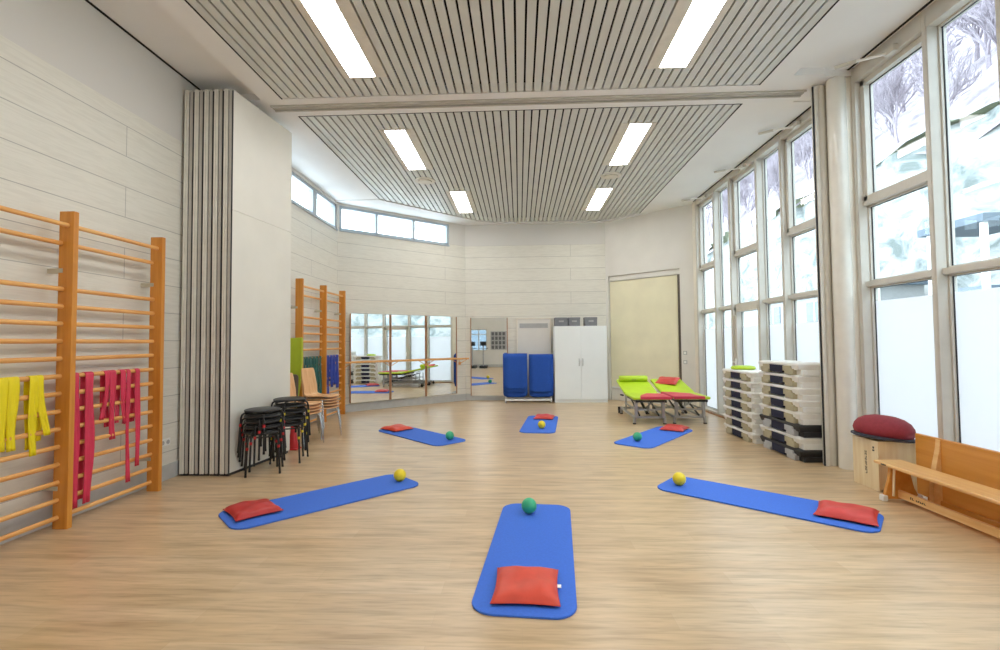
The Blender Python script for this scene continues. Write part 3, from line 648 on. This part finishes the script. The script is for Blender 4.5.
# mat trolley
t = empty('mat_trolley', (.21, 11.95, 0), 0, 'white wheeled trolley frame carrying the stored blue mats', 'trolley')
f = MB()
for x in (-.56, .56): f.box((x - .018, -.02, .06), (x + .018, .02, 1.10)); f.box((x - .018, -.2, .06), (x + .018, .2, .095))
f.box((-.56, -.2, .06), (.56, -.165, .10)); f.box((-.56, .165, .06), (.56, .2, .10)); f.build('frame', M['white'], t, bevel=.004)
MB().tube([(-.56, 0, 1.09), (.56, 0, 1.09)], .017, 12).build('crossbar', M['white'], t, smooth=40)
for x in (-.56, .56):
    for y in (-.18, .18):
        c = MB(); c.tube([(x - .012, y, .03), (x + .012, y, .03)], .03, 16); c.box((x - .018, y - .012, .03), (x + .018, y + .012, .065)); c.build('caster', M['tframe'], t, smooth=40)
def hung_mat(xc, w, layer, zb, label, z1=1.16):
    """a foam mat folded over the crossbar; layer sets how far out it hangs"""
    d = .03 + layer * .024; out = []; th = .014
    n = 10
    def arc(r): return [(r * math.cos(PI * i / n), r * math.sin(PI * i / n)) for i in range(n + 1)]
    zc = 1.095
    L = zc - zb
    rows = []
    for (py, pz) in [(d, -L)] + [(d, -L * .5)] + [(x, y * .9) for x, y in arc(d)] + [(-d, -L * .5), (-d, -L)]:
        rows.append((py, pz))
    mb = MB(); r = .1
    zs = []
    pr = rrect(w, 1, r)
    # front & back strands rounded at their lower corners
    full = []
    segs = [(-d, -L), (-d, -L + .03), (-d, -L + .065), (-d, -L + .1), (-d, -L * .5)] + [(-x, y * .9) for x, y in arc(d)][0:] + [(d, -L * .5), (d, -L + .1), (d, -L + .065), (d, -L + .03), (d, -L)]
    for (py, pz) in segs:
        dz = pz + L; hw = w / 2 if dz >= r else w / 2 - r + math.sqrt(max(0, r * r - (r - dz) ** 2))
        full.append([(xc + s * hw, py, zc + pz) for s in (-1, -.5, 0, .5, 1)])
    mb.sheet(full)
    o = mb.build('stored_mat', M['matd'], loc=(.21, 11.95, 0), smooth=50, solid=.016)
    tag(o, label, 'exercise mat', 'blue mats stored on the trolley')
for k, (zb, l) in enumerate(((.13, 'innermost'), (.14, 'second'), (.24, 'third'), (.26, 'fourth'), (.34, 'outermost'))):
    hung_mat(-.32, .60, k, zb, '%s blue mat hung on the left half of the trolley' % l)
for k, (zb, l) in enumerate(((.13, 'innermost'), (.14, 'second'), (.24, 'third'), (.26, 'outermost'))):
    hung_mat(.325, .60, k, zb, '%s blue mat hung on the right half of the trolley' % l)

# wall switches
for i, z in enumerate((1.22, 1.01)):
    p = Vector((*BC, 0)) + Vector((math.cos(ang), math.sin(ang), 0)) * 2.04
    t = empty('light_switch', (p.x, p.y, z), ang, 'white wall switch, %s of the pair beside the beige blind' % ['upper', 'lower'][i], 'switch', 'switches beside the blind')
    MB().box((-.042, -.012, -.042), (.042, 0, .042)).build('plate', M['greyl'], t, bevel=.004); MB().box((-.028, -.018, -.028), (.028, -.011, .028)).build('rocker', M['white'], t, bevel=.003)
t = empty('wall_socket', (-3.95, 5.18, .42), 0, 'white double wall socket by the folded partition', 'socket')
MB().box((0, -.08, -.04), (.012, .08, .04)).build('plate', M['white'], t, bevel=.004)
for y in (-.04, .04): MB().lathe([(.0, 0), (.022, 0), (.024, .004)], 20, Matrix.Translation((.012, y, 0)) @ Matrix.Rotation(PI / 2, 4, 'Y')).build('outlet', M['greyl'], t, smooth=40)

# ------------------------------------------------------------------ treatment couches
def couch(x, y, rz, label, red, bol):
    """foot end at local y=0 towards the camera, head towards +y"""
    t = empty('treatment_couch', (x, y, 0), rz, label, 'treatment couch', 'lime treatment couches at the windows'); W = .32; Zt = .50
    a = math.atan2(.205, .95)
    MB().prism(rrect(2 * W, .86, .06, 5, 0, .43), Zt - .045, Zt).build('foot_cushion', M['lime'], t, bevel=.015, seg=3)
    MB().prism(rrect(2 * W, .90, .06, 5, 0, .46), -.045, 0).build('head_cushion', M['lime'], t, loc=(0, .84, Zt), rot=(a, 0, 0), bevel=.015, seg=3)
    if red == 'R': poly = [(-.20, -.005), (.335, -.005), (.335, .52), (.05, .60), (-.05, .42), (-.16, .2)]
    else: poly = [(-.335, .02), (.21, -.005), (.14, .2), (.12, .5), (-.1, .74), (-.335, .80)]
    d = MB(); d.prism(poly, Zt, Zt + .014)
    ex = .34 if red == 'R' else -.34; ys = (0.0, .52) if red == 'R' else (.03, .80)
    d.box((ex - .004, ys[0], Zt - .035), (ex + .004, ys[1], Zt + .012)); d.box((poly[0][0], -.012, Zt - .035), (poly[1][0], -.004, Zt + .012)); d.build('foot_cover', M['towel'], t, bevel=.004)
    f = MB(); 
    f.box((-.27, .04, Zt - .095), (-.235, .84, Zt - .055)); f.box((.235, .04, Zt - .095), (.27, .84, Zt - .055)); f.box((-.27, .08, Zt - .095), (.27, .12, Zt - .06)); f.box((-.27, .80, Zt - .095), (.27, .84, Zt - .06)); f.build('upper_frame', M['tdark'], t, bevel=.003)
    f = MB()
    for sx in (-1, 1): f.box((sx * .26 - .018, .16, .10), (sx * .26 + .018, 1.55, .14))
    f.box((-.26, .2, .10), (.26, .24, .14)); f.box((-.26, 1.45, .10), (.26, 1.49, .14)); f.box((-.24, .17, .245), (.24, .20, .275)); [f.box((q * .24 - .012, .2, .245), (q * .24 + .012, 1.2, .27)) for q in (-1, 1)]; f.box((-.24, 1.17, .1), (-.21, 1.2, .42)); f.box((.21, 1.17, .1), (.24, 1.2, .42)); f.build('lower_frame', M['tframe'], t, bevel=.004)
    for sx in (-1, 1):
        for y_ in (.2, 1.45):
            l = MB().tube([(sx * .26, y_, .14), (sx * .27, y_ - .0, .02)], [.034, .026], 8).build('leg', M['tframe'], t, smooth=40)
            MB().lathe([(.03, 0), (.032, .012), (.02, .024)], 16, Matrix.Translation((sx * .27, y_, 0))).build('foot_pad', M['cast'], l, smooth=40)
    for sx in (-1, 1): MB().box((sx * .24 - .026, .16, .12), (sx * .24 + .026, .21, Zt - .07)).build('upright', M['tframe'], t, bevel=.004)
    for sx in (-1, 1):
        MB().tube([(sx * .17, .22, .15), (sx * .17, 1.1, Zt - .09)], .016, 4).build('lift_arm', M['tdark'], t)
        MB().tube([(sx * .13, 1.15, .15), (sx * .13, .3, Zt - .09)], .013, 4).build('cross_arm', M['tframe'], t)
    MB().tube([(0, .4, .17), (0, .95, .36)], .026, 12).build('lift_motor', M['tdark'], t, smooth=40)
    MB().tube([(0, 1.0, Zt - .07), (0, 1.4, .60)], .012, 8).build('head_strut', M['alu'], t, smooth=40)
    for sx in (-1, 1):
        c = MB(); c.tube([(sx * .30 - .014, 1.55, .045), (sx * .30 + .014, 1.55, .045)], .045, 18); c.box((sx * .30 - .02, 1.53, .05), (sx * .30 + .02, 1.57, .13)); c.build('caster', M['cast'], t, smooth=40)
    MB().tube([(-.33, .9, .44), (-.36, 1.0, .44)], .016, 8).build('release_knob', M['tdark'], t, smooth=40)
    return t, a
c1, a1 = couch(2.33, 8.56, -.025, 'left lime treatment couch with a green bolster on its raised head', 'R', True)
c2, a2 = couch(3.06, 8.60, -.02, 'right lime treatment couch with a red pillow, beside the windows', 'L', False)
def on_couch(x0, y0, d, up): return (x0 - .0, y0 + .84 + d * math.cos(a1) - up * math.sin(a1), .50 + d * math.sin(a1) + up * math.cos(a1))
p = on_couch(2.37, 8.56, .74, .058)
t = empty('bolster', p, .02, 'lime roll bolster across the head of the left couch', 'bolster')
MB().tube([(-.29, 0, 0), (-.275, 0, 0), (.275, 0, 0), (.29, 0, 0)], [.05, .065, .065, .05], 24).build('cover', M['lime'], t, smooth=50)
MB().tube([(-.05, -.066, -.02), (.05, -.066, -.02)], .006, 6).build('strap', M['tdark'], t)
p = on_couch(3.07, 8.60, .66, .006)
pw = pillow(p[0], p[1], p[2], 0, 'red pillow on the raised head of the right couch', 'red', rot=(a1 + .05, 0, -.55), a=.22, b=.20, seed=9, h=.07)
pw['group'] = None; del pw['group']

# ------------------------------------------------------------------ aerobic steps
def step(x, y, z, L, W, H, body, foot, label, group):
    t = empty('aerobic_step', (x, y, z), 0, label, 'aerobic step', group)
    # slab with tapered skirt (local origin at -X,-Y lower corner)
    b = MB(); i = .02; h0 = H * .42
    b.add([(i, i, h0), (W - i, i, h0), (W - i, L - i, h0), (i, L - i, h0), (0, 0, H - .02), (W, 0, H - .02), (W, L, H - .02), (0, L, H - .02), (.012, .012, H), (W - .012, .012, H), (W - .012, L - .012, H), (.012, L - .012, H)],
          [(3, 2, 1, 0), (0, 1, 5, 4), (1, 2, 6, 5), (2, 3, 7, 6), (3, 0, 4, 7), (4, 5, 9, 8), (5, 6, 10, 9), (6, 7, 11, 10), (7, 4, 8, 11), (8, 9, 10, 11)])
    # end blocks, inset in two stages
    for ya, yb, s in ((.006, .30 * L, 1), (L - .30 * L, L - .006, -1)):
        b.prism([(ya, h0 + .001), (yb - (.05 * L if s > 0 else 0), h0 + .001), (yb - (.05 * L if s > 0 else 0), .0), (ya + (.05 * L if s < 0 else 0), .0)] if s > 0 else [(ya + .05 * L, h0 + .001), (yb, h0 + .001), (yb, 0), (ya + .05 * L, 0)], i + .03, W - i - .02, axis='x')
    b.build('platform', body, t, bevel=.004)
    # stepped feet pads shown on the long side
    for (c0, s) in ((.16, 1), (L - .16, -1)):
        q = [(c0 - s * .05, .004), (c0 + s * .13, .004), (c0 + s * .13, H * .30), (c0 + s * .17, H * .30), (c0 + s * .17, H * .74), (c0 - s * .01, H * .74), (c0 - s * .01, H * .52), (c0 - s * .05, H * .52)]
        MB().prism(q, -.006, .05, axis='x').build('foot_block', foot, t, bevel=.003)
    MB().prism([(.34, .02), (L - .34, .02), (L - .32, H * .76), (.32, H * .76)], -.003, .03, axis='x').build('hand_recess_shade', M['hole'], t)  # navy plate painted as the shade inside the hand opening
    return t
order = ['bottom', 'second lowest', 'third lowest', 'fourth from the floor', 'fifth from the floor', 'third highest', 'second highest', 'topmost']
for i in range(8):
    bl = i in (0, 2); off = [0, .01, -.005, .006, -.004, .0, .008, -.006][i]
    step(3.405 + off * .5, 6.0 + off, i * .151, .98, .45, .151, M['stepb'] if bl else M['stepw'], M['stepg'] if bl else M['steptan'], '%s %s aerobic step in the taller stack beside the column' % (order[i], 'black' if bl else 'white'), 'aerobic steps in the taller stack')
order = ['bottom', 'second lowest', 'third lowest', 'middle', 'third highest', 'second highest', 'topmost']
for i in range(7):
    off = [0, .01, -.006, .004, -.006, .006, 0][i]
    step(3.34 + off * .5, 7.06 + off, i * .148, .98, .42, .148, M['stepw'], M['steptan'], '%s white aerobic step in the lower stack near the glazed door' % order[i], 'aerobic steps in the lower stack')
o = MB().lathe([(0, 0), (.15, 0), (.175, .01), (.18, .03), (.165, .05), (.10, .062), (0, .065)], 36).build('balance_cushion', M['lime'], loc=(3.53, 7.70, 7 * .148), smooth=50)
tag(o, 'flat lime green balance cushion on top of the lower step stack', 'balance cushion')

# ------------------------------------------------------------------ plywood box with cushion
t = empty('plywood_box', (3.51, 4.87, 0), .0, 'pale plywood box stool with lettering, under a maroon cushion', 'box stool')
b = MB(); b.box((0, 0, .0), (.02, .36, .49)); b.box((.34, 0, 0), (.36, .36, .49)); b.box((.02, .0, .02), (.34, .02, .49)); b.box((.02, .34, .02), (.34, .36, .49)); b.box((.02, .02, .46), (.34, .34, .488)); b.build('panels', M['birch'], t, bevel=.003)
g = MB(); rnd = random.Random(3)
for k in range(9):
    z = .14 + k * .026
    g.box((-.0015, .158, z), (0, .164, z + .019)); 
    if k % 2 == 0: g.box((-.0015, .164, z), (0, .180, z + .005))
    else: g.box((-.0015, .164, z + .014), (0, .180, z + .019))
    if k % 3: g.box((-.0015, .176, z), (0, .181, z + .019))
g.build('lettering', M['blk'], t)
g = MB(); g.box((-.0015, .05, .385), (0, .075, .40)); g.box((-.0015, .052, .41), (0, .072, .43)); g.build('emblem', M['blk'], t)
t = empty('dome_cushion', (3.70, 5.06, .49), 0, 'maroon domed balance cushion with a dark rim on the plywood box', 'balance cushion')
t.rotation_euler = (.0, .10, 0)
MB().lathe([(0, .012), (.21, .012), (.24, .035), (.255, .08), (.245, .125), (.215, .17), (.16, .205), (.09, .225), (0, .23)], 48).build('dome', M['maroon'], t, smooth=60)
MB().lathe([(0, 0), (.25, 0), (.268, .008), (.268, .024), (.24, .032), (0, .032)], 48).build('rim', M['cdark'], t, smooth=40)

# ------------------------------------------------------------------ benches
t = empty('gym_bench', (3.51, 3.0, 0), 0, 'upright wooden gym bench in front, its seat running to the right edge', 'bench', 'wooden gym benches by the window')
y1 = 1.76; y0 = -1.5
MB().box((-.13, y0, .315), (.13, y1, .345)).build('seat', M['bseat'], t, bevel=.01, seg=3)
MB().box((-.03, y0 + .1, .035), (.0, y1 - .13, .105)).build('lower_rail', M['bseat'], t, bevel=.006)
for y in (y1 - .16, y0 + .3):
    l = MB().prism([(-.155, .02), (.175, .02), (.12, .12), (.075, .315), (-.085, .315), (-.10, .2)], y, y + .035, axis='y').build('support', M['bwood'], t, bevel=.004)
    for x in (-.15, .16):
        c = MB(); c.box((x - .02, y - .012, 0), (x + .025, y + .045, .055)); c.build('rubber_foot', M['white'], l, bevel=.008)
MB().tube([(-.10, y1 - .20, .06), (-.085, y1 - .2, .31)], .010, 6).build('stay', M['birch'], t)
g = MB()
for k in range(8):
    if k == 2: continue
    yy = y1 - .30 - k * .021; h = .014 if k > 2 else .02
    g.box((-.0325, yy, .062), (-.0295, yy - .005, .062 + h)); g.box((-.0325, yy, .062 if k % 2 else .062 + h - .004), (-.0295, yy - .014, .066 if k % 2 else .062 + h))
g.build('logo_lettering', M['blk'], t)
MB().box((-.1315, y1 - .16, .322), (-.1295, y1 - .10, .334)).build('edge_mark', M['blk'], t)
t = empty('gym_bench', (3.76, 3.0, 0), 0, 'second wooden gym bench tipped on its side, board upright against the glazing', 'bench', 'wooden gym benches by the window')
MB().box((.0, -1.5, .03), (.032, 1.74, .60)).build('seat_board', M['bwood'], t, bevel=.008)
for y in (1.46, -1.2):
    pts_o = [(0 - .002, .585), (-.012, .50), (-.035, .40), (-.06, .28), (-.075, .12), (-.075, .0)]
    poly = [(0.0, .59)] + pts_o[0:] + [(0.0, 0)]
    MB().prism(poly, y, y + .05, axis='y').build('support', M['bseat'], t, bevel=.004)
MB().box((-.02, -1.4, .0), (.0, 1.6, .05)).build('rail', M['bwood'], t, bevel=.004)

# ------------------------------------------------------------------ behind the camera (seen in the single mirror)
t = S(empty('window_60', (-2.45, YB, 0))); f = MB(); x0, x1 = -.5, .5
f.box((x0, -.12, 1.0), (x1, -.05, 1.05)); f.box((x0, -.12, 2.25), (x1, -.05, 2.3)); f.box((x0, -.12, 1.0), (x0 + .05, -.05, 2.3)); f.box((x1 - .05, -.12, 1.0), (x1, -.05, 2.3)); f.box((-.03, -.12, 1.0), (.03, -.05, 2.3)); f.box((x0, -.12, 1.95), (x1, -.05, 2.0))
f.build('frame', M['frame'], t, bevel=.004); MB().box((x0, -.09, 1.02), (x1, -.085, 2.28)).build('pane', M['glass'], t)
S(MB().box((-8, -9.4, -.1), (1, -9, 4.5)).build('added_backdrop_wall', M['rooft']))  # added wall that tones down the white sky behind the rear window
t = empty('notice_board', (-1.25, YB + .02, 1.6), 0, 'grey notice board with rows of small cards, seen in the single mirror', 'notice board')
MB().box((-.48, 0, -.55), (.48, .02, .55)).build('board', M['greyl'], t, bevel=.004)
g = MB()
for i in range(4):
    for j in range(4): g.box((-.42 + i * .22, .02, -.5 + j * .27), (-.27 + i * .22, .024, -.3 + j * .27))
g.build('cards', M['paper'], t)
for x, l in ((-2.75, 'left dark exercise machine seen in the single mirror'), (-2.1, 'right dark exercise machine seen in the single mirror')):
    t = empty('exercise_machine', (x, YB + .7, 0), 0, l, 'exercise machine', 'machines at the rear wall')
    MB().box((-.22, -.5, 0), (.22, .5, .14)).build('base', M['mach'], t, bevel=.03)
    MB().tube([(0, .3, .1), (0, .35, 1.3)], .035, 10).build('column', M['tframe'], t, smooth=40)
    MB().box((-.18, .25, 1.3), (.18, .42, 1.55)).build('console', M['mach'], t, bevel=.03)
    MB().tube([(-.25, .1, 1.15), (-.22, .35, 1.15), (.22, .35, 1.15), (.25, .1, 1.15)], .018, 8).build('handlebar', M['mach'], t, smooth=40)

# ------------------------------------------------------------------ outside
o = MB().box((4.3, -20, -.3), (13, 45, -.02)).build('ground_outside', M['snow']); S(o); o.name = 'terrain'
mb = MB(); rnd = random.Random(5); rows = []
def nz(a, b): return math.sin(a * .9 + 1.3) * math.cos(b * 1.1) + .5 * math.sin(a * 2.3 + b * 1.7) + .3 * math.sin(a * 5.1 - b * 3.3)
ys = [-20 + i * .5 for i in range(131)]
for k in range(18):
    z = -.1 + k * .45; rows.append([(12.0 + z * .05 + .22 * nz(y * .7, z * .8), y, min(z, 7.45 + .12 * nz(y, 0))) for y in ys])
mb.sheet(rows); o = S(mb.build('rock_wall', M['rock'], smooth=60)); o.name = 'exterior_rock_wall'
mb = MB(); rows = []
for k in range(16):
    x = 12.2 + k * 1.6; rows.append([(x, y, 7.4 + k * 1.7 + .5 * nz(y * .3, x * .4)) for y in ys[::2]])
mb.sheet(rows); S(mb.build('hill', M['leaf'], smooth=60))
mb = MB(); rows = []
for k in range(4): rows.append([(12.1 + k * .25 + .2 * nz(y, 3), y, 7.42 + .12 * nz(y, 0) + .10 * math.sin(k * 1.2) + .08 * nz(y * 2.3, k)) for y in ys])
mb.sheet(rows); o = mb.build('moss_edge', M['moss'], smooth=60); tag(o, 'mossy green edge along the top of the pale rock wall', 'moss', kind='stuff')
def tree(seed, H):
    rnd = random.Random(seed); tk = MB(); br = MB()
    def grow(mb, p, d, L, r, lv):
        pts = [p]; q = p.copy(); dd = d.copy()
        for i in range(3):
            dd = (dd + Vector((rnd.uniform(-.16, .16), rnd.uniform(-.16, .16), rnd.uniform(-.02, .12)))).normalized(); q = q + dd * L / 3; pts.append(q.copy())
        mb.tube(pts, [r, r * .85, r * .7, r * .5], 5 if lv < 2 else 3)
        if lv >= 5: return
        k = 4 if lv < 3 else 3
        for i in range(k):
            s = rnd.uniform(.3, 1); base = pts[0].lerp(pts[-1], s) if s < .99 else pts[-1]
            idx = min(2, int(s * 3)); base = pts[idx].lerp(pts[idx + 1], s * 3 - idx)
            nd = (dd + Vector((rnd.uniform(-1, 1), rnd.uniform(-1, 1), rnd.uniform(-.1, .7))) * .75).normalized()
            grow(br, base, nd, L * rnd.uniform(.6, .85), max(.009, r * .6), lv + 1)
    grow(tk, Vector((0, 0, -.3)), Vector((0, 0, 1)), H, .07, 0)
    return tk, br
protos = []
for k in range(4):
    t = empty('bare_tree', (0, 0, 0), 0, 'bare grey-brown tree on the slope above the rock wall', 'tree', 'bare trees on the slope outside')
    a, b = tree(100 + k, 1.25 + k * .15); a.build('trunk', M['bark'], t); b.build('branches', M['bark'], t); protos.append(t)
rnd = random.Random(11); n = 0
for row, x in enumerate((13.0, 14.6, 16.4)):
    for i in range(16):
        y = 6.0 + i * (1.75 + row * .3) + rnd.uniform(-.4, .4) + row * .8
        if n < 4: t = protos[n]
        else: t = dup(protos[n % 4])
        n += 1; x_ = x + rnd.uniform(-.4, .4); t.location = (x_, y, 7.35 + (x_ - 12.2) / 1.6 * 1.7 - .35); t.rotation_euler = (0, 0, rnd.uniform(0, 6)); s = rnd.uniform(.85, 1.3); t.scale = (s, s, s)
# outbuilding and canopy outside
t = empty('outbuilding', (10.3, 14.2, 0), 0, 'low white outbuilding with two grey windows seen beyond the step stacks', 'building')
MB().box((0, 0, 0), (1.4, 8.5, 3.05)).build('wall', M['render'], t)
MB().box((-.15, -.15, 3.05), (1.5, 8.65, 3.2)).build('roof', M['rooft'], t)
for y in (1.0, 2.3, 5.0): w_ = MB().box((-.03, y, 2.15), (.0, y + .95, 2.8)).build('window', M['wing'], t); MB().box((-.045, y + .45, 2.15), (-.03, y + .5, 2.8)).build('glazing_bar', M['white'], w_)
t = empty('canopy', (10.3, 10.9, 0), 0, 'small grey-blue flat canopy on a post outside the nearest window', 'canopy')
MB().box((0, 0, 4.1), (1.6, 1.75, 4.28)).build('roof', M['rooft'], t); MB().box((.1, .1, 0), (.2, .2, 4.1)).build('post', M['white'], t); MB().box((.1, 1.5, 0), (.2, 1.6, 4.1)).build('post', M['white'], t)
MB().box((.3, .3, 2.35), (.6, 1.25, 2.7)).build('vent_box', M['wing'], t)
